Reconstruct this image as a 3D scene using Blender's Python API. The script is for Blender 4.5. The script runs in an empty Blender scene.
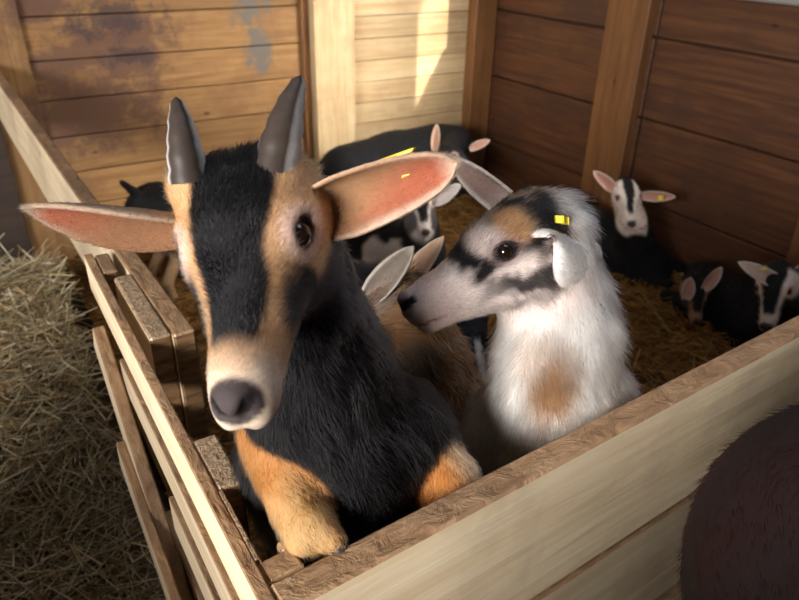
import bpy, bmesh, math, random
import numpy as np
from mathutils import Matrix, Vector

random.seed(7)
rng = np.random.default_rng(11)
scene = bpy.context.scene
col = scene.collection

# ------------------------------------------------------------------ camera
CAM_Z = 1.28
FPX = 690.0
TH, YAW, ROLL = math.radians(28.97), math.radians(32.4), math.radians(1.3)
Hd = np.array([math.sin(YAW), math.cos(YAW), 0.0])
R0 = np.array([math.cos(YAW), -math.sin(YAW), 0.0])
CF = math.cos(TH) * Hd - math.sin(TH) * np.array([0, 0, 1.0])
U0 = math.sin(TH) * Hd + math.cos(TH) * np.array([0, 0, 1.0])
CR = math.cos(ROLL) * R0 + math.sin(ROLL) * U0
CU = math.cos(ROLL) * U0 - math.sin(ROLL) * R0
CP = np.array([0.0, 0.0, CAM_Z])


def W(px, py, depth):
    """photo pixel at a known distance along the view axis -> world point"""
    return CP + depth * (CF + (px - 399.5) / FPX * CR - (py - 300.0) / FPX * CU)


def V(r, u, t):
    """direction given as right / up / towards the viewer -> world unit vector"""
    v = r * CR + u * CU - t * CF
    return v / np.linalg.norm(v)


cam_data = bpy.data.cameras.new('camera')
cam = bpy.data.objects.new('camera', cam_data)
col.objects.link(cam)
cam_data.sensor_width = 36.0
cam_data.lens = FPX / 799.0 * 36.0
cam_data.clip_start = 0.02
m = Matrix.Identity(4)
for i in range(3):
    m[i][0], m[i][1], m[i][2], m[i][3] = CR[i], CU[i], -CF[i], CP[i]
cam.matrix_world = m
cam_data.dof.use_dof = True
cam_data.dof.focus_distance = 0.66
cam_data.dof.aperture_fstop = 9.0
scene.camera = cam

# ------------------------------------------------------------------ world, lights, exposure
world = bpy.data.worlds.new('daylight')
scene.world = world
world.use_nodes = True
bg = world.node_tree.nodes['Background']
bg.inputs[0].default_value = (0.70, 0.82, 1.0, 1)
bg.inputs[1].default_value = 1.2


def area(name, loc, target, sx, sy, power, color):
    ld = bpy.data.lights.new(name, 'AREA')
    ld.shape = 'RECTANGLE'
    ld.size, ld.size_y = sx, sy
    ld.energy, ld.color = power, color
    o = bpy.data.objects.new(name, ld)
    col.objects.link(o)
    o.location = loc
    o.rotation_euler = (Vector(target) - Vector(loc)).to_track_quat('-Z', 'Y').to_euler()
    return o


# daylight through the open barn door behind the photographer, to the left
area('door_daylight', (-2.82, -0.95, 1.75), (0.3, 0.6, 0.75), 1.9, 1.1, 380, (1.0, 0.96, 0.91))
# daylight through the window in the right wall
win = area('window_daylight', (2.80, 0.95, 1.85), (1.75, 2.9, 0.8), 0.9, 0.6, 52, (1.0, 0.93, 0.82))
win.data.spread = math.radians(85)
# added overhead fill lamp, set in a made-up gap in the ceiling
area('top_fill', (0.75, 0.55, 2.72), (0.8, 0.7, 0.5), 1.1, 0.9, 7, (0.93, 0.96, 1.0))
sun_d = bpy.data.lights.new('sun', 'SUN')
sun_d.energy, sun_d.angle, sun_d.color = 9.0, math.radians(0.6), (1.0, 0.9, 0.74)
sun = bpy.data.objects.new('sun', sun_d)
col.objects.link(sun)
sun.rotation_euler = Vector((-0.30, 1.45, -0.52)).to_track_quat('-Z', 'Y').to_euler()

scene.view_settings.view_transform = 'Standard'
scene.view_settings.look = 'None'
scene.view_settings.gamma = 1.0
scene.view_settings.use_curve_mapping = False
scene.view_settings.exposure = -0.25


# ------------------------------------------------------------------ materials
def new_mat(name):
    mt = bpy.data.materials.new(name)
    mt.use_nodes = True
    nt = mt.node_tree
    b = nt.nodes['Principled BSDF']
    return mt, nt, b


def ramp(nt, stops):
    r = nt.nodes.new('ShaderNodeValToRGB')
    e = r.color_ramp.elements
    while len(e) < len(stops):
        e.new(0.5)
    for k, (p, c) in enumerate(stops):
        e[k].position = p
        e[k].color = (*c, 1)
    return r


def wood(name, stops, rough=0.75, grain=(1.2, 22, 22), dirt=None, dirt_amt=0.5, bump=0.25, knots=True, fine=1.0):
    """sawn timber, grain along the local X axis of each piece"""
    mt, nt, b = new_mat(name)
    L = nt.links.new
    tc = nt.nodes.new('ShaderNodeTexCoord')
    oi = nt.nodes.new('ShaderNodeObjectInfo')
    off = nt.nodes.new('ShaderNodeVectorMath'); off.operation = 'SCALE'
    comb = nt.nodes.new('ShaderNodeCombineXYZ')
    for k in range(3):
        L(oi.outputs['Random'], comb.inputs[k])
    L(comb.outputs[0], off.inputs[0]); off.inputs['Scale'].default_value = 37.0
    add = nt.nodes.new('ShaderNodeVectorMath'); add.operation = 'ADD'
    L(tc.outputs['Object'], add.inputs[0]); L(off.outputs[0], add.inputs[1])
    mp = nt.nodes.new('ShaderNodeMapping')
    mp.inputs['Scale'].default_value = grain
    L(add.outputs[0], mp.inputs[0])
    n1 = nt.nodes.new('ShaderNodeTexNoise')
    n1.inputs['Scale'].default_value = 2.2 * fine; n1.inputs['Detail'].default_value = 6
    n1.inputs['Roughness'].default_value = 0.6; n1.inputs['Distortion'].default_value = 0.6
    L(mp.outputs[0], n1.inputs['Vector'])
    r = ramp(nt, stops)
    L(n1.outputs['Fac'], r.inputs[0])
    out = r.outputs[0]
    # per piece tint
    hs = nt.nodes.new('ShaderNodeHueSaturation')
    mr = nt.nodes.new('ShaderNodeMapRange')
    mr.inputs[3].default_value = 0.82; mr.inputs[4].default_value = 1.12
    L(oi.outputs['Random'], mr.inputs[0]); L(mr.outputs[0], hs.inputs['Value'])
    L(out, hs.inputs['Color']); out = hs.outputs[0]
    if knots:
        vo = nt.nodes.new('ShaderNodeTexVoronoi'); vo.inputs['Scale'].default_value = 5.0
        mk = nt.nodes.new('ShaderNodeMapping'); mk.inputs['Scale'].default_value = (0.8, 1.5, 1.5)
        L(add.outputs[0], mk.inputs[0]); L(mk.outputs[0], vo.inputs['Vector'])
        kr = ramp(nt, [(0.035, (1, 1, 1)), (0.075, (0, 0, 0))])
        L(vo.outputs['Distance'], kr.inputs[0])
        mx = nt.nodes.new('ShaderNodeMix'); mx.data_type = 'RGBA'
        L(kr.outputs[0], mx.inputs[0]); L(out, mx.inputs[6])
        dk = stops[0][1]
        mx.inputs[7].default_value = (dk[0] * 0.35, dk[1] * 0.3, dk[2] * 0.3, 1)
        out = mx.outputs[2]
    if dirt:
        n2 = nt.nodes.new('ShaderNodeTexNoise')
        n2.inputs['Scale'].default_value = 3.5; n2.inputs['Detail'].default_value = 5
        n2.inputs['Roughness'].default_value = 0.65
        L(add.outputs[0], n2.inputs['Vector'])
        dr = ramp(nt, [(0.46, (0, 0, 0)), (0.66, (dirt_amt,) * 3)])
        L(n2.outputs['Fac'], dr.inputs[0])
        mx = nt.nodes.new('ShaderNodeMix'); mx.data_type = 'RGBA'
        L(dr.outputs[0], mx.inputs[0]); L(out, mx.inputs[6])
        mx.inputs[7].default_value = (*dirt, 1)
        out = mx.outputs[2]
    L(out, b.inputs['Base Color'])
    b.inputs['Roughness'].default_value = rough
    bp = nt.nodes.new('ShaderNodeBump'); bp.inputs['Strength'].default_value = bump
    bp.inputs['Distance'].default_value = 0.01
    L(n1.outputs['Fac'], bp.inputs['Height']); L(bp.outputs[0], b.inputs['Normal'])
    return mt


M = {}
M['pale'] = wood('pale_sawn_pine', [(0.25, (0.62, 0.46, 0.28)), (0.5, (0.78, 0.62, 0.41)), (0.75, (0.85, 0.72, 0.53))],
                 dirt=(0.20, 0.13, 0.08), dirt_amt=0.35, bump=0.2)
M['top'] = wood('worn_rail_top', [(0.25, (0.20, 0.105, 0.05)), (0.5, (0.35, 0.205, 0.105)), (0.75, (0.47, 0.30, 0.175))],
                grain=(14, 26, 26), dirt=(0.12, 0.075, 0.045), dirt_amt=0.6, bump=0.7, knots=False)
M['rough'] = wood('rough_sawn_end', [(0.3, (0.25, 0.15, 0.09)), (0.5, (0.40, 0.27, 0.16)), (0.7, (0.53, 0.38, 0.24))],
                  grain=(60, 60, 60), bump=1.0, knots=False)
M['endgrain'] = wood('end_grain', [(0.3, (0.09, 0.042, 0.016)), (0.5, (0.19, 0.10, 0.04)), (0.7, (0.30, 0.175, 0.075))],
                     grain=(40, 9, 40), bump=0.4, knots=False)  # end grain colour, darkened further for the shade on these faces
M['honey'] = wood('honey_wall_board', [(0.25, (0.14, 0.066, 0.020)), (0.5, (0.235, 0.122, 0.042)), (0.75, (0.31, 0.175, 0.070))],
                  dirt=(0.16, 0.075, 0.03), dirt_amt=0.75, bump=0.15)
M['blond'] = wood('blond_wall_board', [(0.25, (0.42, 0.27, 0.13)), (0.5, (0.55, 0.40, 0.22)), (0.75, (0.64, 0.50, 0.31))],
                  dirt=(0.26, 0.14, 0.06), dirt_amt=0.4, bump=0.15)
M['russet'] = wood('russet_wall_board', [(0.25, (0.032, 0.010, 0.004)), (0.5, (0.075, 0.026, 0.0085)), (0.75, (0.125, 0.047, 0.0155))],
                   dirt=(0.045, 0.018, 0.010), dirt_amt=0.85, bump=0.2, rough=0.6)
M['post'] = wood('amber_post', [(0.25, (0.10, 0.038, 0.011)), (0.5, (0.18, 0.075, 0.022)), (0.75, (0.25, 0.115, 0.038))],
                 dirt=(0.12, 0.05, 0.02), dirt_amt=0.5, bump=0.15, rough=0.6)
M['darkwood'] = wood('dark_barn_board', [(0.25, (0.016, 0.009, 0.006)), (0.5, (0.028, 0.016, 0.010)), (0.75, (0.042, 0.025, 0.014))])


def stain(mt, spots, color, amount=0.9, scale=9.0):
    """old dirt / peeled paint with its own place on a wall: spots = (x, z, rx, rz) in wall metres"""
    nt = mt.node_tree; L = nt.links.new; b = nt.nodes['Principled BSDF']
    src = b.inputs['Base Color'].links[0].from_socket
    geo = nt.nodes.new('ShaderNodeNewGeometry'); sep = nt.nodes.new('ShaderNodeSeparateXYZ')
    L(geo.outputs['Position'], sep.inputs[0])
    nz = nt.nodes.new('ShaderNodeTexNoise'); nz.inputs['Scale'].default_value = scale; nz.inputs['Detail'].default_value = 7
    nz.inputs['Roughness'].default_value = 0.7
    L(geo.outputs['Position'], nz.inputs['Vector'])
    def mth(op, a, b_):
        n = nt.nodes.new('ShaderNodeMath'); n.operation = op
        for k, v in enumerate((a, b_)):
            if hasattr(v, 'is_linked'): L(v, n.inputs[k])
            else: n.inputs[k].default_value = v
        return n.outputs[0]
    tot = None
    for (x, z, rx, rz) in spots:
        dx = mth('DIVIDE', mth('SUBTRACT', sep.outputs[0], x), rx); dz = mth('DIVIDE', mth('SUBTRACT', sep.outputs[2], z), rz)
        d = mth('SQRT', mth('ADD', mth('MULTIPLY', dx, dx), mth('MULTIPLY', dz, dz)), 0.0)
        v = mth('SUBTRACT', 1.0, d)
        tot = v if tot is None else mth('MAXIMUM', tot, v)
    f = mth('ADD', tot, mth('MULTIPLY', mth('SUBTRACT', nz.outputs['Fac'], 0.5), 2.6))
    mr = nt.nodes.new('ShaderNodeMapRange'); mr.inputs[1].default_value = 0.15; mr.inputs[2].default_value = 0.55
    mr.inputs[4].default_value = amount
    L(f, mr.inputs[0])
    mx = nt.nodes.new('ShaderNodeMix'); mx.data_type = 'RGBA'
    L(mr.outputs[0], mx.inputs[0]); L(src, mx.inputs[6]); mx.inputs[7].default_value = (*color, 1)
    L(mx.outputs[2], b.inputs['Base Color'])


stain(M['honey'], [(0.52, 0.80, 0.42, 0.20), (0.40, 0.62, 0.36, 0.24), (0.30, 0.98, 0.15, 0.1)], (0.085, 0.038, 0.026), 0.8, 8.0)
stain(M['honey'], [(0.55, 0.93, 0.22, 0.10), (0.58, 0.78, 0.16, 0.06)], (0.035, 0.020, 0.022), 0.75, 14.0)
stain(M['honey'], [(1.10, 1.00, 0.12, 0.20), (1.20, 1.16, 0.14, 0.14), (1.13, 0.78, 0.07, 0.16)], (0.115, 0.10, 0.085), 0.95, 16.0)


def attr_mat(name, attr='Col', rough=0.8, noise=0.0, nscale=60.0, sss=0.0):
    mt, nt, b = new_mat(name)
    a = nt.nodes.new('ShaderNodeAttribute'); a.attribute_name = attr
    out = a.outputs['Color']
    if noise:
        tc = nt.nodes.new('ShaderNodeTexCoord')
        n = nt.nodes.new('ShaderNodeTexNoise'); n.inputs['Scale'].default_value = nscale
        n.inputs['Detail'].default_value = 4
        nt.links.new(tc.outputs['Object'], n.inputs['Vector'])
        mr = nt.nodes.new('ShaderNodeMapRange')
        mr.inputs[3].default_value = 1 - noise; mr.inputs[4].default_value = 1 + noise
        nt.links.new(n.outputs['Fac'], mr.inputs[0])
        hs = nt.nodes.new('ShaderNodeHueSaturation')
        nt.links.new(out, hs.inputs['Color']); nt.links.new(mr.outputs[0], hs.inputs['Value'])
        out = hs.outputs[0]
    nt.links.new(out, b.inputs['Base Color'])
    b.inputs['Roughness'].default_value = rough
    b.inputs['Specular IOR Level'].default_value = 0.25
    return mt


M['hide'] = attr_mat('goat_hide', noise=0.25, nscale=160)
M['straw'] = attr_mat('straw_stalks', rough=0.65)
M['horn'] = attr_mat('horn', rough=0.5, noise=0.3, nscale=120)
M['eye'] = attr_mat('eye', rough=0.06)
M['eye'].node_tree.nodes['Principled BSDF'].inputs['Specular IOR Level'].default_value = 0.6
mt, nt, b = new_mat('goat_fur')
nt.nodes.remove(b)
hb = nt.nodes.new('ShaderNodeBsdfHairPrincipled')
hb.parametrization = 'COLOR'
a = nt.nodes.new('ShaderNodeAttribute'); a.attribute_name = 'hcol'
nt.links.new(a.outputs['Color'], hb.inputs['Color'])
hb.inputs['IOR'].default_value = 1.30
hb.inputs['Roughness'].default_value = 0.36
hb.inputs['Radial Roughness'].default_value = 0.55
nt.links.new(hb.outputs[0], nt.nodes['Material Output'].inputs[0])
M['fur'] = mt
mt, nt, b = new_mat('yellow_plastic')
b.inputs['Base Color'].default_value = (0.78, 0.60, 0.05, 1); b.inputs['Roughness'].default_value = 0.4
M['tag'] = mt
mt, nt, b = new_mat('dark_hoof')
b.inputs['Base Color'].default_value = (0.045, 0.032, 0.024, 1); b.inputs['Roughness'].default_value = 0.5
M['hoof'] = mt
mt, nt, b = new_mat('window_glass')
b.inputs['Base Color'].default_value = (1, 1, 1, 1); b.inputs['Roughness'].default_value = 0.0
tr = nt.nodes.new('ShaderNodeBsdfTransparent'); gl = nt.nodes.new('ShaderNodeBsdfGlossy')
gl.inputs['Roughness'].default_value = 0.02
ms = nt.nodes.new('ShaderNodeMixShader'); ms.inputs[0].default_value = 0.06
nt.links.new(tr.outputs[0], ms.inputs[1]); nt.links.new(gl.outputs[0], ms.inputs[2])
nt.links.new(ms.outputs[0], nt.nodes['Material Output'].inputs[0])
M['glass'] = mt
mt, nt, b = new_mat('grey_window_sill')
b.inputs['Base Color'].default_value = (0.22, 0.21, 0.20, 1); b.inputs['Roughness'].default_value = 0.35
M['sill'] = mt
mt, nt, b = new_mat('galvanised_nail')
b.inputs['Base Color'].default_value = (0.12, 0.11, 0.10, 1); b.inputs['Metallic'].default_value = 0.8
M['nail'] = mt
# floor: dirt and chaff
mt, nt, b = new_mat('chaff_floor')
tc = nt.nodes.new('ShaderNodeTexCoord'); n = nt.nodes.new('ShaderNodeTexNoise')
n.inputs['Scale'].default_value = 26; n.inputs['Detail'].default_value = 8
nt.links.new(tc.outputs['Object'], n.inputs['Vector'])
r = ramp(nt, [(0.3, (0.03, 0.018, 0.008)), (0.55, (0.09, 0.052, 0.02)), (0.75, (0.17, 0.10, 0.04))])
nt.links.new(n.outputs['Fac'], r.inputs[0]); nt.links.new(r.outputs[0], b.inputs['Base Color'])
b.inputs['Roughness'].default_value = 0.95
M['floor'] = mt


# ------------------------------------------------------------------ object helpers
def tag(o, label=None, cat=None, group=None, kind=None):
    if label: o['label'] = label
    if cat: o['category'] = cat
    if group: o['group'] = group
    if kind: o['kind'] = kind
    return o


def empty(name, loc=(0, 0, 0)):
    o = bpy.data.objects.new(name, None)
    col.objects.link(o)
    o.location = loc
    o.empty_display_size = 0.05
    return o


def adopt(o, parent):
    if parent is not None:
        o.parent = parent
        o.matrix_parent_inverse = Matrix.Translation(parent.location).inverted()
    return o


def link_mesh(name, me, mats, parent=None):
    o = bpy.data.objects.new(name, me)
    col.objects.link(o)
    for x in (mats if isinstance(mats, (list, tuple)) else [mats]):
        me.materials.append(x)
    return adopt(o, parent)


def board(name, p0, p1, w, t, up=(0, 0, 1), mats=None, parent=None, bev=0.003, warp=0.0, top_index=0, end_index=0):
    """a sawn board: p0 -> p1 is the centre line, w measured along up, t across.
    mats = [face, top edge, end]"""
    p0, p1, up = Vector(p0), Vector(p1), Vector(up)
    x = (p1 - p0); ln = x.length; x.normalize()
    y = up.cross(x).normalized(); z = x.cross(y).normalized()
    bm = bmesh.new()
    n = 1 if not warp else 6
    rings = []
    for k in range(n + 1):
        px = -ln / 2 + ln * k / n
        ring = []
        for sy, sz in ((-1, -1), (1, -1), (1, 1), (-1, 1)):
            j = Vector((0, random.uniform(-1, 1), random.uniform(-1, 1))) * warp
            ring.append(bm.verts.new(Vector((px, sy * t / 2, sz * w / 2)) + j))
        rings.append(ring)
    for k in range(n):
        for q in range(4):
            f = bm.faces.new((rings[k][q], rings[k][(q + 1) % 4], rings[k + 1][(q + 1) % 4], rings[k + 1][q]))
    bm.faces.new(rings[0][::-1]); bm.faces.new(rings[-1])
    bmesh.ops.recalc_face_normals(bm, faces=bm.faces[:])
    if bev:
        bmesh.ops.bevel(bm, geom=[e for e in bm.edges if e.calc_face_angle(0) > 0.8], offset=bev, segments=1, affect='EDGES')
    for f in bm.faces:
        if f.normal.z > 0.6: f.material_index = top_index
        elif abs(f.normal.x) > 0.6: f.material_index = end_index
    me = bpy.data.meshes.new(name)
    bm.to_mesh(me); bm.free()
    o = link_mesh(name, me, mats)
    c = (p0 + p1) / 2
    mw = Matrix((x, y, z)).transposed().to_4x4(); mw.translation = c
    o.matrix_world = mw
    if parent is not None:
        o.parent = parent
        o.matrix_parent_inverse = Matrix.Translation(parent.location).inverted()
    return o


PAL = lambda: [M['pale'], M['top'], M['endgrain']]

# ------------------------------------------------------------------ the setting
bm = bmesh.new(); bmesh.ops.create_grid(bm, x_segments=1, y_segments=1, size=6)
me = bpy.data.meshes.new('floor'); bm.to_mesh(me); bm.free()
fl = link_mesh('floor', me, M['floor']); fl.location = (0, 0, -0.03)
tag(fl, 'dark earth barn floor covered with straw and chaff', kind='structure')

YB, XR = 2.95, 2.374
wb = empty('wall_back', (1.25, YB, 0)); tag(wb, 'back wall of honey-coloured horizontal boards with upright posts', kind='structure')
zl = [0.0, 0.07, 0.22, 0.36, 0.503, 0.645, 0.79, 0.942, 1.09, 1.24, 1.39, 1.54, 1.69, 1.84, 2.0, 2.16, 2.32, 2.48, 2.7]
for k in range(len(zl) - 1):
    a0, a1 = zl[k], zl[k + 1]
    y = YB + 0.012 + random.uniform(-0.002, 0.002)
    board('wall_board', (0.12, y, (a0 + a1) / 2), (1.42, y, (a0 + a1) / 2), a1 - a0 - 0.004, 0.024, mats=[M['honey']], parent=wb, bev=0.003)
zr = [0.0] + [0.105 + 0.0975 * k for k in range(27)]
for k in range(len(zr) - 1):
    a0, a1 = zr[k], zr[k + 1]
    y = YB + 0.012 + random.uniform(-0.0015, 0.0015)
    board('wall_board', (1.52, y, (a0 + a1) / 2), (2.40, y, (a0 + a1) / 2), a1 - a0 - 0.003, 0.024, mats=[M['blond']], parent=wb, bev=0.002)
board('post', (1.462, YB - 0.03, 0), (1.462, YB - 0.03, 2.7), 0.20, 0.075, up=(1, 0, 0), mats=[M['blond']], parent=wb, bev=0.004)
board('post', (1.342, YB - 0.008, 0), (1.342, YB - 0.008, 2.7), 0.035, 0.03, up=(1, 0, 0), mats=[M['post']], parent=wb, bev=0.004)
board('post', (2.30, YB - 0.035, 0), (2.30, YB - 0.035, 2.7), 0.13, 0.07, up=(1, 0, 0), mats=[M['post']], parent=wb, bev=0.004)
board('post', (0.15, YB - 0.015, 0), (0.15, YB - 0.015, 2.7), 0.18, 0.03, up=(1, 0, 0), mats=[M['honey']], parent=wb, bev=0.003)

board('shade_board', (-0.72, YB - 0.05, 0.31), (0.095, YB - 0.05, 0.31), 0.62, 0.03, mats=[M['darkwood']], parent=wb)  # dark board added in place of the deep shade beside the left rail
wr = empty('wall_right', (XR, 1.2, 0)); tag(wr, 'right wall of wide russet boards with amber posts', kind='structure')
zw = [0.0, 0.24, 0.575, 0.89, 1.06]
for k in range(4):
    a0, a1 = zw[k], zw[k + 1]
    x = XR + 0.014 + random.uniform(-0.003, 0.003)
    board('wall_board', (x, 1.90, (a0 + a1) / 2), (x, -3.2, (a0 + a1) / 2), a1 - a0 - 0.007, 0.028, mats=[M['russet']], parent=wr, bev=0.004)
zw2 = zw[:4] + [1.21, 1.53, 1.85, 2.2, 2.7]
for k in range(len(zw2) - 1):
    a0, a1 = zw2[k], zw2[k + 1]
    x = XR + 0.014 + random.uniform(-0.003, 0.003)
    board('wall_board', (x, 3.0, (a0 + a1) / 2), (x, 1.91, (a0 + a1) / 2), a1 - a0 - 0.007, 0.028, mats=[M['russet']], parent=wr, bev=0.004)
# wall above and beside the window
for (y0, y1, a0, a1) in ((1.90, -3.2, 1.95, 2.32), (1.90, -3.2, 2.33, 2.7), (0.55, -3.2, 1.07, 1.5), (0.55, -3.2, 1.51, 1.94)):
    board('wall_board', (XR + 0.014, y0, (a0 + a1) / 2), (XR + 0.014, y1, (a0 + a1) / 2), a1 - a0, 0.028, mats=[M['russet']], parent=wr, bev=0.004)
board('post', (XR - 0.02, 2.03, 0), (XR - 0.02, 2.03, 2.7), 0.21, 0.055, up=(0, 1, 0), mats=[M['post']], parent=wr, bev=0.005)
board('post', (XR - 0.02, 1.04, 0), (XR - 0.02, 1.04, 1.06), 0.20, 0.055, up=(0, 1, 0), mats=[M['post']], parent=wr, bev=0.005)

wn = empty('window_1', (XR, 1.2, 1.06)); tag(wn, 'window above the right wall with grey sill', kind='structure')
board('window_sill', (XR - 0.01, 1.905, 1.075), (XR - 0.01, 0.50, 1.075), 0.03, 0.10, mats=[M['sill']], parent=wn, bev=0.006)
for y in (1.895, 0.56):
    board('window_frame', (XR + 0.012, y, 1.09), (XR + 0.012, y, 1.94), 0.03, 0.04, up=(0, 1, 0), mats=[M['sill']], parent=wn)
board('window_frame', (XR + 0.012, 1.88, 1.935), (XR + 0.012, 0.57, 1.935), 0.03, 0.04, mats=[M['sill']], parent=wn)
for y, hw in ((1.2275, 0.65),):
    board('pane', (XR + 0.012, y - hw, 1.505), (XR + 0.012, y + hw, 1.505), 0.83, 0.004, mats=[M['glass']], parent=wn, bev=0)

# the rest of the barn: ceiling, far wall beyond the aisle, left wall, wall with the door behind the photographer
def shell(name, c, s, mat, label):
    bm = bmesh.new(); bmesh.ops.create_cube(bm, size=1.0)
    for v in bm.verts: v.co = Vector((v.co.x * s[0], v.co.y * s[1], v.co.z * s[2]))
    me = bpy.data.meshes.new(name); bm.to_mesh(me); bm.free()
    o = link_mesh(name, me, mat); o.location = c
    return tag(o, label, kind='structure')
def backing(c, sz, parent):
    bm = bmesh.new(); bmesh.ops.create_cube(bm, size=1.0)
    for v in bm.verts: v.co = Vector((v.co.x * sz[0] + c[0], v.co.y * sz[1] + c[1], v.co.z * sz[2] + c[2]))
    me = bpy.data.meshes.new('wall_backing'); bm.to_mesh(me); bm.free()
    link_mesh('wall_backing', me, M['darkwood'], parent)
backing((1.26, YB + 0.045, 1.35), (2.30, 0.03, 2.72), wb)
backing((XR + 0.05, -0.8, 0.525), (0.03, 7.6, 1.05), wr)
backing((XR + 0.05, -0.8, 2.33), (0.03, 7.6, 0.76), wr)
backing((XR + 0.05, 2.46, 1.5), (0.03, 1.08, 0.92), wr)
backing((XR + 0.05, -2.0, 1.5), (0.03, 5.1, 0.92), wr)
# ceiling round the gap left for the added fill lamp
shell('ceiling', (0.0, 2.375, 2.74), (6.0, 2.75, 0.06), M['darkwood'], 'dark plank ceiling over the pen')
shell('ceiling_aisle', (0.0, -2.325, 2.74), (6.0, 4.85, 0.06), M['darkwood'], 'dark plank ceiling over the aisle')
shell('ceiling_strip', (-1.4, 0.55, 2.74), (3.2, 0.9, 0.06), M['darkwood'], 'dark ceiling strip beside the fill lamp gap')
shell('ceiling_strip', (1.9, 0.55, 2.74), (1.2, 0.9, 0.06), M['darkwood'], 'dark ceiling strip beyond the fill lamp gap')
shell('wall_aisle', (-1.4, 3.55, 1.35), (3.1, 0.05, 2.75), M['darkwood'], 'dark board wall at the end of the aisle')
shell('wall_aisle_side', (0.115, 3.25, 1.35), (0.02, 0.60, 2.75), M['darkwood'], 'dark board return beside the back wall')
shell('wall_front', (-0.2, -4.4, 1.35), (5.6, 0.05, 2.75), M['darkwood'], 'dark board wall behind the photographer')
shell('wall_left', (-2.9, 1.9, 1.35), (0.05, 3.6, 2.75), M['darkwood'], 'dark board wall on the far side of the aisle')
shell('wall_left', (-2.9, -3.2, 1.35), (0.05, 2.5, 2.75), M['darkwood'], 'dark board wall beside the barn door')
shell('wall_left', (-2.9, -0.95, 0.55), (0.05, 2.0, 1.1), M['darkwood'], 'lower half of the barn door')
shell('wall_left', (-2.9, -0.95, 2.55), (0.05, 2.0, 0.4), M['darkwood'], 'dark boards above the barn door')
shell('shade_panel', (-0.80, -0.22, 0.49), (0.05, 2.46, 0.98), M['darkwood'], 'added unseen panel that shades the floor left of the pen')  # added out of view to keep door light off the hay floor
shell('shade_panel', (-0.15, -0.57, 0.52), (0.05, 1.14, 1.04), M['darkwood'], 'added unseen panel that shades the right of the front rail')  # added out of view to cast shade along the front rail
# ------------------------------------------------------------------ pen rails
RT = 0.80            # height of the rail tops
def zt(t, w): return t - w / 2

fl_ = empty('pen_fence', (0.14, 0.8, 0)); tag(fl_, 'left side fence of the pen, pale slats and rail running to the back wall', 'fence', 'pen fences')
def LX(y, off=0): return 0.174 - 0.029 * (y - 0.797) + off
# long rail board running to the back wall
board('rail', (LX(0.797), 0.797, RT - 0.095), (LX(2.94), 2.94, RT - 0.095), 0.19, 0.029, mats=PAL(), parent=fl_, top_index=1, end_index=2)
board('block', (0.1445, 0.803, RT - 0.10), (0.142, 1.006, RT - 0.10), 0.20, 0.027, mats=[M['pale'], M['rough'], M['endgrain']], parent=fl_, top_index=1, end_index=2)
board('block', (0.1285, 1.027, RT - 0.03), (0.130, 1.10, RT - 0.03), 0.06, 0.022, mats=PAL(), parent=fl_, top_index=1, end_index=2)
for k, (zt_, w, y0, y1) in enumerate([(0.80, 0.062, 0.335, 1.11), (0.705, 0.055, 0.335, 0.93), (0.61, 0.06, 0.335, 0.72), (0.51, 0.06, 0.335, 0.80)]):
    board('slat', (0.111, y0, zt_ - w / 2), (0.111, y1, zt_ - w / 2), w, 0.013, mats=PAL(), parent=fl_, bev=0.0015, top_index=1, end_index=2)
board('brace', (0.093, 1.02, 0.70), (0.093, 0.50, 0.32), 0.07, 0.018, mats=PAL(), parent=fl_, bev=0.002, top_index=1, end_index=2)
board('slat', (0.078, 0.36, 0.42), (0.078, 0.90, 0.56), 0.06, 0.013, mats=PAL(), parent=fl_, bev=0.002, top_index=1, end_index=2)
board('upright', (0.150, 0.585, 0), (0.150, 0.585, 0.60), 0.04, 0.05, up=(0, 1, 0), mats=[M['pale']], parent=fl_)
# rough topped blocks between slat and pen
board('block', (0.1305, 0.500, RT - 0.05), (0.1305, 0.583, RT - 0.05), 0.10, 0.026, mats=[M['pale'], M['rough'], M['endgrain']], parent=fl_, top_index=1, end_index=2)
board('block', (0.1195, 0.405, RT - 0.06), (0.1195, 0.499, RT - 0.06), 0.12, 0.0045, mats=[M['pale'], M['rough'], M['endgrain']], parent=fl_, top_index=1, end_index=2, bev=0.001)

ff = empty('pen_fence', (0.9, 0.38, 0)); tag(ff, 'front fence of the pen, heavy pale plank with worn brown top', 'fence', 'pen fences')
A0, A1 = np.array([0.104, 0.360]), np.array([2.36, 0.475])
dr_ = (A1 - A0) / np.linalg.norm(A1 - A0)
board('rail', (0.1185, 0.361, RT - 0.10), (2.36, 0.470, RT - 0.10), 0.20, 0.032, mats=PAL(), parent=ff, top_index=1, end_index=2, bev=0.003)
board('rail', (0.1185, 0.361, 0.49), (2.36, 0.470, 0.49), 0.20, 0.032, mats=PAL(), parent=ff, top_index=1, end_index=2)
board('rail', (0.1185, 0.361, 0.26), (2.36, 0.470, 0.26), 0.20, 0.032, mats=PAL(), parent=ff, top_index=1, end_index=2)
board('corner_block', (0.119, 0.391, RT - 0.052), (0.152, 0.393, RT - 0.052), 0.10, 0.026, mats=[M['pale'], M['top'], M['endgrain']], parent=ff, top_index=1)
board('corner_block', (0.1415, 0.412, RT - 0.055), (0.160, 0.413, RT - 0.055), 0.10, 0.014, mats=[M['pale'], M['top'], M['endgrain']], parent=ff, top_index=1)
board('upright', (0.131, 0.42, 0), (0.131, 0.42, 0.66), 0.05, 0.03, up=(0, 1, 0), mats=[M['pale']], parent=ff)
board('upright', (1.25, 0.448, 0), (1.25, 0.448, 0.74), 0.07, 0.035, up=(1, 0, 0), mats=[M['pale']], parent=ff)


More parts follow.
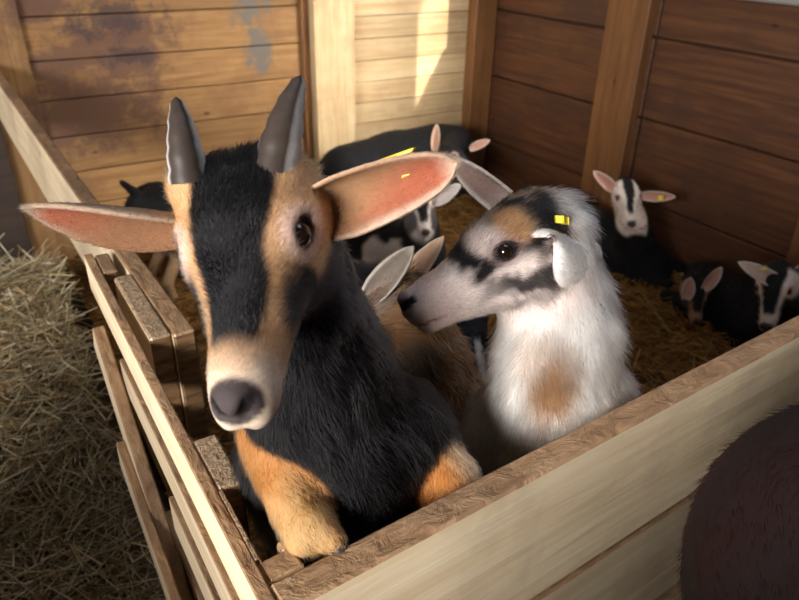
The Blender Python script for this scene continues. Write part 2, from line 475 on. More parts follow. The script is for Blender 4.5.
# ------------------------------------------------------------------ numpy noise
class Noise:
    def __init__(s, n=14, seed=1):
        g = np.random.default_rng(seed)
        s.d = g.normal(size=(n, 3)); s.p = g.uniform(0, 6.28, n); s.n = n
    def __call__(s, P, scale):
        v = np.zeros(len(P))
        for k in range(s.n):
            v += np.sin(P @ s.d[k] * scale + s.p[k] + 1.7 * np.sin(P @ s.d[(k + 3) % s.n] * scale * 0.6 + s.p[(k + 5) % s.n]))
        return v / math.sqrt(s.n)
NZ = Noise()


def lerp(a, b, t):
    return np.asarray(a)[None, :] * (1 - t)[:, None] + np.asarray(b)[None, :] * t[:, None]


def mixc(c, new, t):
    t = np.clip(t, 0, 1)[:, None]
    return c * (1 - t) + np.asarray(new)[None, :] * t


def sstep(a, b, x):
    t = np.clip((x - a) / (b - a + 1e-9), 0, 1)
    return t * t * (3 - 2 * t)


# ------------------------------------------------------------------ smooth-blended solids meshed with surface nets
def norm(v):
    v = np.asarray(v, float)
    return v / np.linalg.norm(v)


class Solid:
    def __init__(s): s.p = []
    def cone(s, a, b, r1, r2, k=0.02, flow=None, sub=False):
        s.p.append(dict(t='c', a=np.array(a, float), b=np.array(b, float), r1=r1, r2=r2, k=k, sub=sub,
                        flow=norm(np.array(b, float) - a) if flow is None else norm(flow)))
    def ell(s, c, r, X=None, k=0.02, flow=(0, 0, -1), sub=False):
        X = np.eye(3) if X is None else X
        s.p.append(dict(t='e', c=np.array(c, float), r=np.array(r, float), X=X, k=k, sub=sub, flow=norm(flow)))
    @staticmethod
    def dist(q, P):
        if q['t'] == 'c':
            ba = q['b'] - q['a']; L2 = ba @ ba
            h = np.clip(((P - q['a']) @ ba) / L2, 0, 1)
            d = np.linalg.norm(P - q['a'] - h[..., None] * ba, axis=-1)
            return d - (q['r1'] * (1 - h) + q['r2'] * h)
        L = (P - q['c']) @ q['X'].T
        k0 = np.linalg.norm(L / q['r'], axis=-1)
        k1 = np.linalg.norm(L / (q['r'] ** 2), axis=-1)
        return k0 * (k0 - 1) / np.maximum(k1, 1e-6)
    def box(s, q):
        if q['t'] == 'c':
            lo = np.minimum(q['a'] - q['r1'], q['b'] - q['r2']); hi = np.maximum(q['a'] + q['r1'], q['b'] + q['r2'])
        else:
            e = np.linalg.norm(q['X'].T * q['r'][None, :], axis=1); lo, hi = q['c'] - e, q['c'] + e
        return lo, hi
    def mesh(s, h):
        bx = [s.box(q) for q in s.p if not q['sub']]
        lo = np.min([b[0] for b in bx], 0) - 4 * h; hi = np.max([b[1] for b in bx], 0) + 4 * h
        n = np.ceil((hi - lo) / h).astype(int) + 1
        D = np.full(n, 1.0, np.float32)
        for q in s.p:
            b0, b1 = s.box(q); pad = q['k'] * 1.2 + 3 * h
            i0 = np.clip(np.floor((b0 - pad - lo) / h).astype(int), 0, n); i1 = np.clip(np.ceil((b1 + pad - lo) / h).astype(int) + 1, 0, n)
            ax = [lo[k] + h * np.arange(i0[k], i1[k]) for k in range(3)]
            P = np.stack(np.meshgrid(*ax, indexing='ij'), -1)
            sl = tuple(slice(i0[k], i1[k]) for k in range(3))
            d = s.dist(q, P).astype(np.float32); o = D[sl]; k = max(q['k'], 1e-4)
            if q['sub']:
                d = -d; hh = np.maximum(k - np.abs(o - d), 0) / k; D[sl] = np.maximum(o, d) + hh * hh * k * 0.25
            else:
                hh = np.maximum(k - np.abs(o - d), 0) / k; D[sl] = np.minimum(o, d) - hh * hh * k * 0.25
        S = D < 0
        c = np.zeros(n - 1, np.int8)
        for a in (0, 1):
            for b in (0, 1):
                for e in (0, 1):
                    c += S[a:n[0] - 1 + a, b:n[1] - 1 + b, e:n[2] - 1 + e]
        act = np.argwhere((c > 0) & (c < 8))
        idx = np.full(n - 1, -1, np.int64); idx[tuple(act.T)] = np.arange(len(act))
        pos = np.zeros((len(act), 3)); cnt = np.zeros(len(act))
        cr = [(a, b, e) for a in (0, 1) for b in (0, 1) for e in (0, 1)]
        for p in cr:
            for axis in range(3):
                if p[axis]: continue
                q = list(p); q[axis] = 1
                A = D[act[:, 0] + p[0], act[:, 1] + p[1], act[:, 2] + p[2]]
                B = D[act[:, 0] + q[0], act[:, 1] + q[1], act[:, 2] + q[2]]
                mk = (A < 0) != (B < 0)
                t = np.where(mk, A / np.where(mk, A - B, 1), 0)
                e = np.tile(np.array(p, float), (len(act), 1)); e[:, axis] = t
                pos[mk] += e[mk]; cnt[mk] += 1
        V3 = lo + h * (act + pos / np.maximum(cnt, 1)[:, None])
        F = []
        for axis in range(3):
            a1, a2 = (axis + 1) % 3, (axis + 2) % 3
            sl0 = [slice(None)] * 3; sl1 = [slice(None)] * 3
            sl0[axis] = slice(0, -1); sl1[axis] = slice(1, None)
            ch = S[tuple(sl0)] != S[tuple(sl1)]
            E_ = np.argwhere(ch)
            ok = (E_[:, a1] > 0) & (E_[:, a2] > 0) & (E_[:, a1] < n[a1] - 1) & (E_[:, a2] < n[a2] - 1)
            E_ = E_[ok]
            ins = S[tuple(E_.T)]
            def cell(d1, d2):
                g = E_.copy(); g[:, a1] -= d1; g[:, a2] -= d2
                return idx[tuple(g.T)]
            q = np.stack([cell(1, 1), cell(0, 1), cell(0, 0), cell(1, 0)], 1)
            q[~ins] = q[~ins][:, ::-1]
            F.append(q)
        F = np.concatenate(F); F = F[(F >= 0).all(1)]
        return V3, F
    def flow(s, P):
        out = np.zeros_like(P); ws = np.zeros(len(P))
        for q in s.p:
            if q['sub']: continue
            w = np.exp(-np.maximum(s.dist(q, P), -0.01) / 0.012)
            out += w[:, None] * q['flow']; ws += w
        return out / np.maximum(np.linalg.norm(out, axis=1), 1e-6)[:, None]


def mesh_from(name, V3, F, colors=None, smooth=True):
    me = bpy.data.meshes.new(name)
    F = np.asarray(F)
    if F.ndim == 2:
        nf, nv = F.shape
        me.vertices.add(len(V3)); me.vertices.foreach_set('co', np.asarray(V3, np.float32).ravel())
        me.loops.add(nf * nv); me.loops.foreach_set('vertex_index', F.astype(np.int32).ravel())
        me.polygons.add(nf)
        me.polygons.foreach_set('loop_start', np.arange(0, nf * nv, nv, dtype=np.int32))
        me.update(calc_edges=True); me.validate()
    if smooth:
        me.polygons.foreach_set('use_smooth', np.ones(len(me.polygons), bool))
    if colors is not None:
        at = me.attributes.new('Col', 'FLOAT_COLOR', 'POINT')
        at.data.foreach_set('color', np.c_[colors, np.ones(len(colors))].astype(np.float32).ravel())
    return me


def vnormals(V3, F):
    a = V3[F[:, 2]] - V3[F[:, 0]]; b = V3[F[:, 3]] - V3[F[:, 1]]
    fn = np.cross(a, b); N = np.zeros_like(V3)
    for k in range(4): np.add.at(N, F[:, k], fn)
    return N / np.maximum(np.linalg.norm(N, axis=1), 1e-12)[:, None]


def ear_mesh(base, d, n, L, Wd, curl0=1.7, curl1=0.75, bend=0.0, thick=0.003, nu=22, nv=14, cin=(0.5, 0.2, 0.14), crim=(0.75, 0.66, 0.6), cout=(0.3, 0.2, 0.12), seed=0, prof=(.60, .85, 1, .95, .74, .48, .26, .02), cbase=None):
    """leaf-shaped ear, hollow side facing n"""
    d = norm(d); n = norm(np.asarray(n, float) - d * np.dot(n, d)); b = np.cross(d, n)
    us = np.linspace(0, 1, nu); vs = np.linspace(-1, 1, nv)
    prof = np.interp(us, [0, .12, .3, .5, .7, .85, .94, 1], prof) * Wd / 2
    inn, out, ci, co = [], [], [], []
    for k, u in enumerate(us):
        Ph = curl0 * (1 - u) ** 0.8 + curl1 * (1 - (1 - u) ** 0.8)
        Rr = prof[k] / Ph
        cen = base + d * L * u + n * bend * L * u * u
        for v in vs:
            ph = v * Ph
            p = cen + b * math.sin(ph) * Rr + n * Rr * (1 - math.cos(ph))
            nn = -b * math.sin(ph) + n * math.cos(ph)
            inn.append(p + nn * thick * 0.5); out.append(p - nn * thick * 0.5)
            e = abs(v)
            t = sstep(0.62, 0.98, np.array([max(e, (u - 0.55) * 2.1 if u > 0.55 else 0)]))[0]
            t = max(t, sstep(0.30, 0.0, np.array([u]))[0] * 0.45)
            cc = np.array(cin) * (1 - t) + np.array(crim) * t
            if cbase is not None:
                w = sstep(0.80, 0.25, np.array([u + 0.28 * v]))[0]; cc = cc * (1 - w) + np.array(cbase) * w
            ci.append(cc)
            t2 = sstep(0.8, 1.0, np.array([e]))[0] * 0.6
            co.append(np.array(cout) * (1 - t2) + np.array(crim) * t2)
    V3 = np.array(inn + out); n0 = nu * nv; F = []
    for i in range(nu - 1):
        for j in range(nv - 1):
            a = i * nv + j
            F.append((a, a + nv, a + nv + 1, a + 1))
            F.append((n0 + a, n0 + a + 1, n0 + a + nv + 1, n0 + a + nv))
        for j, fl in ((0, 0), (nv - 1, 1)):
            a = i * nv + j
            q = (a, n0 + a, n0 + a + nv, a + nv)
            F.append(q if not fl else q[::-1])
    return V3, np.array(F), np.array(ci + co)


def hair(name, roots, dirs, lens, cols, parent, rad=0.00035, droop=0.25, seed=3, segs=4, curl=0.15):
    g = np.random.default_rng(seed)
    N = len(roots); pts = np.zeros((N, segs, 3), np.float32)
    d = dirs.copy(); p = roots - dirs * 0.001
    jit = g.normal(size=(N, 3)) * curl
    for k in range(segs):
        pts[:, k] = p
        p = p + d * (lens / (segs - 1))[:, None]
        d = d + np.array([0, 0, -1.0]) * droop / segs + jit / segs
        d /= np.linalg.norm(d, axis=1)[:, None]
    cu = bpy.data.hair_curves.new(name)
    cu.add_curves([segs] * N)
    cu.attributes['position'].data.foreach_set('vector', pts.ravel())
    rr = cu.attributes.get('radius') or cu.attributes.new('radius', 'FLOAT', 'POINT')
    rr.data.foreach_set('value', np.tile(np.linspace(1, 0.15, segs, dtype=np.float32) * rad, N))
    at = cu.attributes.new('hcol', 'FLOAT_COLOR', 'CURVE')
    at.data.foreach_set('color', np.c_[cols, np.ones(N)].astype(np.float32).ravel())
    cu.materials.append(M['fur'])
    o = bpy.data.objects.new(name, cu); col.objects.link(o)
    return adopt(o, parent)


# ------------------------------------------------------------------ goats
BLACK = (0.006, 0.0055, 0.0065)
GREY = (0.022, 0.022, 0.028)
TAN = (0.46, 0.27, 0.13)
CREAM = (0.72, 0.58, 0.46)
WHITE = (0.64, 0.60, 0.57)
RUST = (0.42, 0.17, 0.05)
PINK = (0.62, 0.40, 0.34)


def head_frame(o, nose, dors, s):
    y = norm(nose); z = norm(np.asarray(dors) - y * np.dot(dors, y)); x = np.cross(y, z)
    return dict(o=np.asarray(o, float), X=np.array([x, y, z]), s=s)


def hl(H, p): return H['o'] + H['s'] * (np.asarray(p, float) @ H['X'])


def to_local(H, P): return ((P - H['o']) @ H['X'].T) / H['s']


def add_head(S, H, jaw=1.0, mw=0.86):
    s = H['s']; X = H['X']; back = -X[1]
    dn = -X[1] * 0.8 - X[2] * 0.6
    def e(c, r, k=0.018, fl=back, sub=False):
        S.ell(hl(H, c), np.array(r) * s, X, k * s, fl, sub)
    def c(a, b, r1, r2, k=0.018, fl=back, sub=False):
        S.cone(hl(H, a), hl(H, b), r1 * s, r2 * s, k * s, fl, sub)
    e((0, -.025, -.007), (.047, .045, .042))
    e((0, -.006, .011), (.040, .042, .026))
    for q in (-1, 1):
        e((q * .0385, -.004, .012), (.013, .021, .0135), .014)
        e((q * .025, -.014, -.028), (.021, .036, .030), .02, dn)
        c((q * .022, .012, -.016), (q * .013 * mw, .08, -.016), .019, .014 * mw, .018)
        e((q * .011 * mw, .107, -.018), (.0150 * mw, .019, .0155), .008)
    c((0, 0, .004), (0, .078, -.004), .033, .0205 * mw, .02)
    e((0, .096, -.009), (.0245 * mw, .030, .0225), .012)
    e((0, .118, .001), (.0150 * mw, .0100, .0110), .007)
    c((0, -.02, -.040), (0, .08, -.033), .028 * jaw, .016, .018, dn)
    e((0, .099, -.036), (.0165 * mw, .020, .0115), .008)
    for q in (-1, 1):
        e((q * .0490, .005, .014), (.0095, .0125, .0095), .009, sub=True)
        c((q * .0065, .1290, -.003), (q * .0150 * mw, .1215, .005), .0054, .0036, .003, sub=True)
        c((q * .004, .129, -.024), (q * .026, .088, -.0285), .0026, .0018, .004, sub=True)
    c((0, .1315, -.008), (0, .128, -.021), .0022, .0018, .003, sub=True)


def headmask(L):
    return sstep(-.085, -.06, L[:, 1]) * sstep(-.085, -.065, L[:, 2]) * sstep(.085, .07, np.abs(L[:, 0])) * sstep(.16, .145, L[:, 1])


def eye_parts(H, parent, sides, r=0.0105, brown=(0.016, 0.008, 0.005)):
    for q in sides:
        c = hl(H, (q * .0375, .0045, .0115)); out = norm(q * H['X'][0] * 0.84 + H['X'][1] * 0.26 + H['X'][2] * 0.45)
        fw = norm(H['X'][1] - out * np.dot(out, H['X'][1])); up = np.cross(out, fw)
        bm = bmesh.new(); bmesh.ops.create_uvsphere(bm, u_segments=28, v_segments=20, radius=r * H['s'])
        me = bpy.data.meshes.new('eye'); bm.to_mesh(me); bm.free()
        co = np.zeros(len(me.vertices) * 3); me.vertices.foreach_get('co', co); co = co.reshape(-1, 3) / (r * H['s'])
        ang = np.arccos(np.clip(co @ out, -1, 1))
        pu = ((co @ fw) / 0.42) ** 2 + ((co @ up) / 0.24) ** 2
        C = np.tile(np.array([0.02, 0.014, 0.011]), (len(co), 1))
        C[ang < 0.85] = brown
        C[(pu < 1) & (ang < 0.9)] = (0.004, 0.004, 0.005)
        at = me.attributes.new('Col', 'FLOAT_COLOR', 'POINT')
        at.data.foreach_set('color', np.c_[C, np.ones(len(C))].astype(np.float32).ravel())
        me.polygons.foreach_set('use_smooth', np.ones(len(me.polygons), bool))
        o = link_mesh('eye', me, M['eye']); o.location = c
        if parent is not None:
            o.parent = parent; o.matrix_parent_inverse = Matrix.Translation(parent.location).inverted()


def horn_part(pts, rads, parent, front, cfront=(0.045, 0.033, 0.027), cside=(0.60, 0.58, 0.58)):
    """curved horn: a tapering tube through pts"""
    pts = np.array(pts, float); n = 14; sg = 16
    t = np.linspace(0, 1, n); tt = np.linspace(0, 1, len(pts))
    P = np.stack([np.interp(t, tt, pts[:, k]) for k in range(3)], 1)
    for _ in range(3): P[1:-1] = (P[:-2] + 2 * P[1:-1] + P[2:]) / 4
    R_ = np.interp(t, tt, rads); R_[-1] *= 0.35
    V3, C = [], []
    for k in range(n):
        d = norm(P[min(k + 1, n - 1)] - P[max(k - 1, 0)])
        f = norm(front - d * np.dot(front, d)); b = np.cross(d, f)
        for q in range(sg):
            a = 2 * math.pi * q / sg
            rr = R_[k] * (1 + 0.05 * math.sin(k * 2.2))
            V3.append(P[k] + (f * math.cos(a) * 1.1 + b * math.sin(a) * 0.92) * rr)
            w = min(max((math.cos(a) - 0.36) / 0.30, 0), 1)  # lit rims painted in: pale sides, dark front towards the viewer
            C.append(np.array(cside) * (1 - w) + np.array(cfront) * w)
    F = [(k * sg + q, k * sg + (q + 1) % sg, (k + 1) * sg + (q + 1) % sg, (k + 1) * sg + q) for k in range(n - 1) for q in range(sg)]
    V3.append(P[-1] + norm(P[-1] - P[-2]) * R_[-1]); C.append(np.array(cside) * 0.8)
    me = bpy.data.meshes.new('horn')
    tip = len(V3) - 1
    me.from_pydata([tuple(v) for v in V3], [], F + [((n - 1) * sg + q, (n - 1) * sg + (q + 1) % sg, tip) for q in range(sg)])
    at = me.attributes.new('Col', 'FLOAT_COLOR', 'POINT')
    at.data.foreach_set('color', np.c_[np.array(C), np.ones(len(C))].astype(np.float32).ravel())
    me.polygons.foreach_set('use_smooth', np.ones(len(me.polygons), bool))
    return link_mesh('horn', me, M['horn'], parent)


def slab_part(name, c, X, size, mat, parent, bev=0.3):
    """small bevelled plate: X rows are its axes"""
    bm = bmesh.new(); bmesh.ops.create_cube(bm, size=1.0)
    for v in bm.verts:
        l = np.array(v.co) * np.array(size); v.co = Vector(c + l @ X)
    bmesh.ops.bevel(bm, geom=bm.edges[:], offset=min(size) * bev, segments=1, affect='EDGES')
    me = bpy.data.meshes.new(name); bm.to_mesh(me); bm.free()
    return link_mesh(name, me, mat, parent)


def goat(label, base, S, H, paint, ears, h=0.005, furn=0, furlen=0.014, furrad=0.0004, lift=0.35, eyes=(-1, 1), lenfn=None, droop=0.25, group='goats in the pen', cat='goat', denfn=None, seed=5, earfur=0):
    root = empty('goat' if cat == 'goat' else 'animal', (base[0], base[1], 0.0))
    tag(root, label, cat, group)
    V3, F = S.mesh(h)
    N = vnormals(V3, F)
    C = np.clip(paint(V3, to_local(H, V3) if H else None), 0.004, 1)
    off = len(V3)
    VV, FF, CC = [V3], [F], [C]
    for e in ears:
        v, f, c = ear_mesh(**e)
        VV.append(v); FF.append(f + off); CC.append(c); off += len(v)
    me = mesh_from('body', np.concatenate(VV), np.concatenate(FF), np.concatenate(CC))
    link_mesh('body', me, M['hide'], root)
    if H: eye_parts(H, root, eyes)
    if earfur:
        g = np.random.default_rng(seed + 1); Rt, Dr, Ln, Cl = [], [], [], []
        for e, v, f, c in zip(ears, VV[1:], FF[1:], CC[1:]):
            f = f - f.min(); nn = vnormals(v, f); q = g.integers(0, len(f), earfur); u = g.dirichlet((1, 1, 1, 1), earfur)
            p = (v[f[q]] * u[..., None]).sum(1); m_ = (nn[f[q]] * u[..., None]).sum(1); m_ /= np.linalg.norm(m_, axis=1)[:, None] + 1e-9
            d = norm(e['d'])[None, :] * 1.0 + m_ * 0.25 + g.normal(size=p.shape) * 0.22
            Rt.append(p); Dr.append(d / np.linalg.norm(d, axis=1)[:, None]); Ln.append(g.uniform(.003, .008, earfur))
            Cl.append(np.clip((c[f[q]] * u[..., None]).sum(1) * g.uniform(.8, 1.25, earfur)[:, None], .004, .95))
        hair('ear_fur', np.concatenate(Rt), np.concatenate(Dr), np.concatenate(Ln), np.concatenate(Cl), root, furrad * .7, .05, seed)
    if furn:
        g = np.random.default_rng(seed)
        a = V3[F[:, 2]] - V3[F[:, 0]]; b = V3[F[:, 3]] - V3[F[:, 1]]
        ar = np.linalg.norm(np.cross(a, b), axis=1)
        cen = V3[F].mean(1)
        # only where the animal can be seen over the rails
        if denfn is not None: ar = ar * denfn(cen, to_local(H, cen) if H else None)
        pick = g.choice(len(F), furn, p=ar / ar.sum())
        u = g.dirichlet((1, 1, 1, 1), furn)
        P = (V3[F[pick]] * u[..., None]).sum(1); Nn = (N[F[pick]] * u[..., None]).sum(1)
        Nn /= np.linalg.norm(Nn, axis=1)[:, None]
        loc = to_local(H, P) if H else None
        ln = np.full(furn, furlen) * g.uniform(0.55, 1.2, furn)
        if lenfn is not None: ln *= lenfn(P, loc)
        keep = ln > 0.0015
        P, Nn, ln = P[keep], Nn[keep], ln[keep]; loc = loc[keep] if H else None
        fl = S.flow(P)
        fl = fl - Nn * (fl * Nn).sum(1)[:, None]
        fl /= np.maximum(np.linalg.norm(fl, axis=1), 1e-5)[:, None]
        tuft = np.stack([NZ(P + 3.1 * k, 80) for k in range(3)], 1) * 0.27
        d = fl + Nn * lift + g.normal(size=P.shape) * 0.16 + tuft
        d /= np.linalg.norm(d, axis=1)[:, None]
        c = np.clip(paint(P, loc), 0.004, 1) * g.uniform(0.75, 1.25, len(P))[:, None]
        hair('fur', P, d, ln, np.clip(c, 0.004, 0.95), root, furrad, droop, seed)
    return root


def alpine(blaze=1.0, stripe=TAN, muzzle=CREAM, body=BLACK, cheek=GREY, leg=None, extra=None):
    def f(P, L):
        n = NZ(P, 90) * 0.5 + NZ(P, 30) * 0.5
        c = np.tile(np.array(body), (len(P), 1)) * (1 + 0.25 * n)[:, None]
        if leg is not None: c = leg(P, c, n)
        x, y, z = np.abs(L[:, 0]), L[:, 1], L[:, 2]
        hd = sstep(-.085, -.06, y) * sstep(-.075, -.055, z) * sstep(.085, .07, x) * sstep(.15, .14, y)
        nz = n * 0.0022
        bw = np.interp(y, [-.07, -.03, 0, .04, .078, .100, .108], np.array([.028, .031, .028, .022, .016, .007, 0]) * blaze)
        sw = np.interp(y, [-.07, -.02, .006, .024, .06, .085, .12], [.03, .05, .038, .0085, .0065, .012, .08])
        top = sstep(-.03, -.012, z)
        st = sstep(bw - .003, bw + .003, x + nz) * sstep(bw + sw + .004, bw + sw - .004, x + nz * 1.5)
        hc = np.tile(np.array(cheek), (len(P), 1)) * (1 + 0.35 * n)[:, None]
        blz = sstep(bw + .002, bw - .002, x + nz) * top * (1 - .75 * sstep(.062, .098, y + NZ(P, 300) * .006))
        hc = mixc(hc, body, blz)
        st = st * np.maximum(top, sstep(.05, .085, y)) * sstep(-.075, -.05, y)
        hc = mixc(hc, stripe, st)
        mz = sstep(.078, .102, y + n * .004)
        hc = mixc(hc, muzzle, mz * 0.85)
        hc = mixc(hc, np.array(stripe) * 0.9, sstep(.075, .09, y) * sstep(.113, .098, y) * sstep(.002, .012, z) * 0.6)
        er = np.sqrt(((L[:, 1] - .004) / 1.08) ** 2 + (L[:, 2] - .0125) ** 2 + ((x - .040) * .8) ** 2)
        hc = mixc(hc, (.62, .44, .38), sstep(.023, .015, er) * 0.8)
        hc = mixc(hc, (0.03, 0.02, 0.02), sstep(.0128, .0105, er))
        nose = sstep(.108, .1135, y + z * .25) * sstep(-.014 + .2 * x, -.010 + .2 * x, z) * sstep(.0195, .0160, x)
        hc = mixc(hc, (0.060, 0.046, 0.046), nose)
        nd = np.sqrt(((x - .0095) / 1.5) ** 2 + (z - .001 - (x - .0095) * .6) ** 2)
        hc = mixc(hc, (.008, .006, .006), sstep(.0056, .0036, nd) * sstep(.112, .117, y))
        lip = np.abs(z - np.interp(y, [.09, .13], [-.0285, -.024]))
        hc = mixc(hc, (0.25, 0.13, 0.11), sstep(.0032, .0014, lip) * sstep(.080, .095, y))
        c = c * (1 - hd[:, None]) + hc * hd[:, None]
        if extra is not None: c = extra(P, L, c, n)
        return c
    return f


def legs_standing(S, chest, rump, hc=0.045, r=0.024, k=0.03, zf=0.02):
    ax = norm((np.array(chest) - rump) * [1, 1, 0]); lat = np.array([-ax[1], ax[0], 0])
    for q in (-1, 1):
        for base, sgn in ((np.array(chest), 1), (np.array(rump), -1)):
            z0 = base[2]
            top = base + lat * q * hc - ax * 0.01 * sgn
            kn = np.array([*(top + ax * 0.015 * (1 if sgn > 0 else 2.4))[:2], zf + (z0 - zf) * (0.42 if sgn > 0 else 0.62)])
            hk = np.array([*(top + ax * (0.012 if sgn > 0 else -0.05))[:2], zf + (z0 - zf) * 0.30])
            ft = np.array([*(top + ax * (0.018 if sgn > 0 else -0.035))[:2], zf + 0.018])
            S.cone(top, kn, r * 1.9, r * 1.05, k, flow=(0, 0, -1))
            S.cone(kn, hk, r * 1.05, r * 0.8, 0.015, flow=(0, 0, -1))
            S.cone(hk, ft, r * 0.72, r * 0.85, 0.012, flow=(0, 0, -1))


def legs_lying(S, chest, rump, r=0.024):
    ax = norm((np.array(chest) - rump) * [1, 1, 0]); lat = np.array([-ax[1], ax[0], 0])
    for q in (-1, 1):
        c = np.array([*(chest + lat * q * 0.08)[:2], 0.06]); S.cone(c - ax * 0.02, c + ax * 0.12, r * 1.5, r, 0.03); S.cone(c + ax * 0.12, c - ax * 0.05 + lat * q * 0.03 - [0, 0, .02], r, r * 0.8, 0.01)
        c = np.array([*(rump + lat * q * 0.09)[:2], 0.08]); S.ell(c + ax * 0.03, (0.09, 0.05, 0.07), np.array([ax, lat, [0, 0, 1.0]]), 0.04, -ax)
        S.cone(c + ax * 0.10 - [0, 0, .03], c + ax * 0.02 + lat * q * 0.03 - [0, 0, .04], r, r * 0.8, 0.02)


def kid(label, H, neck, chest, rump, r1, r2, paint, ears, pose, eyes=(-1, 1), h=0.008, furn=3500, furlen=0.016, **kw):
    S = Solid(); add_head(S, H)
    chest, rump = np.array(chest), np.array(rump)
    pts = [hl(H, (0, -.055, -.012))] + [np.array(p) for p in neck] + [chest]
    rr = [0.044 * H['s']] + [0.058] * len(neck) + [r1 * 0.8]
    for k in range(len(pts) - 1):
        S.cone(pts[k], pts[k + 1], rr[k], rr[k + 1], 0.03)
    mid = (chest + rump) / 2 - [0, 0, 0.01]
    S.cone(chest, mid, r1, (r1 + r2) / 2 * 1.08, 0.04); S.cone(mid, rump, (r1 + r2) / 2 * 1.08, r2, 0.04)
    ax = norm(rump - chest)
    S.cone(rump + ax * r2 * 0.8 + [0, 0, r2 * 0.5], rump + ax * (r2 * 0.8 + 0.05) + [0, 0, r2 * 0.5 + 0.02], 0.016, 0.01, 0.02)
    (legs_standing if pose == 'stand' else legs_lying)(S, chest, rump)
    e2 = []
    for (b, t, n, w, kwargs) in ears:
        e2.append(dict(base=np.array(b), d=np.array(t) - b, n=n, L=float(np.linalg.norm(np.array(t) - b)), Wd=w, nu=14, nv=9, **kwargs))
    return goat(label, (chest + rump) / 2, S, H, paint, e2, h=h, furn=furn, furlen=furlen, furrad=0.0008, eyes=eyes, **kw)


# ---- the kid leaning over the rail in front
HA = head_frame(W(250, 250, .50), V(.045, -.81, .58), V(-.20, .58, .79), 1.04)
S = Solid(); add_head(S, HA, mw=0.78)
S.ell(W(193, 186, .517), (.019, .019, .019), None, .02, V(0, .8, -.5)); S.ell(W(276, 182, .517), (.021, .021, .021), None, .02, V(0, .8, -.5))
chA = W(332, 462, .722)
S.cone(hl(HA, (0, -.050, -.018)), W(322, 365, .66), .050, .058, .03)
S.cone(W(322, 365, .66), W(345, 432, .71), .058, .080, .03)
S.cone(W(285, 330, .60), W(310, 440, .69), .036, .070, .03)
S.cone(chA, W(370, 520, .82), .085, .105, .04)
S.cone(W(370, 520, .82), (.36, .80, .45), .105, .100, .05)
S.ell(W(276, 472, .765), (.036, .055, .055), None, .04, V(0, -1, 0))
S.ell(W(405, 440, .745), (.050, .060, .060), None, .04, V(.3, -1, 0))
# right foreleg, hoof planted on the corner of the rail
S.cone(W(262, 425, .665), W(284, 478, .635), .0240, .0205, .012)
S.cone(W(284, 478, .635), W(294, 502, .628), .0215, .0230, .012)
S.cone(W(294, 502, .628), W(307, 530, .614), .0220, .0220, .010)
S.cone(W(303, 526, .612), W(303, 543, .604), .017, .0125, .010)
S.cone(W(316, 524, .612), W(332, 539, .604), .017, .0125, .010)
# left foreleg, bent, knee up behind the rail
S.cone(W(415, 440, .745), W(446, 476, .715), .036, .028, .015)
S.ell(W(446, 481, .712), (.030, .031, .032), None, .008, V(0, -1, .2))
S.cone(W(446, 485, .714), W(436, 560, .76), .027, .022, .012)
for q in (-1, 1):
    S.cone((.36 + q * .06, .80, .45), (.36 + q * .08, .72, .30), .060, .038, .03)
    S.cone((.36 + q * .08, .72, .30), (.37 + q * .08, .86, .18), .036, .022, .015)
    S.cone((.37 + q * .08, .86, .18), (.37 + q * .08, .83, .04), .020, .022, .012)
kneeA, legA0, legA1 = W(446, 481, .71), W(262, 420, .665), W(310, 535, .612)


def legs_A(P, c, n):
    ba = legA1 - legA0; h = np.clip((P - legA0) @ ba / (ba @ ba), 0, 1.4)
    d = np.linalg.norm(P - legA0 - h[:, None] * ba, axis=1)
    w = sstep(.034, .028, d) * sstep(-.02, .12, h + n * .05)
    t = sstep(.55, .95, h + 0.12 * n)
    tan = lerp((0.36, 0.16, 0.05), (0.46, 0.28, 0.12), t)
    dk = sstep(.1, .7, NZ(P * [1, 1, .6], 60)) * 0.4
    tan = mixc(tan, (0.25, 0.10, 0.03), dk)
    c = c * (1 - w[:, None]) + tan * w[:, None]
    d = np.linalg.norm(P - kneeA, axis=1)
    w = sstep(.046, .036, d + n * .003)
    tan = lerp((0.40, 0.17, 0.05), (0.60, 0.42, 0.26), sstep(.0, .03, (P - kneeA)[:, 0] * 0.8 + (P - kneeA)[:, 2] * 0.4))
    c = c * (1 - w[:, None]) + tan * w[:, None]
    lo = sstep(.45, .25, P[:, 2])
    return mixc(c, (0.35, 0.18, 0.07), lo * 0.7)


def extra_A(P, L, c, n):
    # grey sheen painted into the coat on the side of the neck
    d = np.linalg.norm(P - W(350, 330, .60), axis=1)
    return mixc(c, (0.07, 0.07, 0.085), sstep(.10, .03, d) * 0.5 * sstep(0.02, -0.02, L[:, 1]))


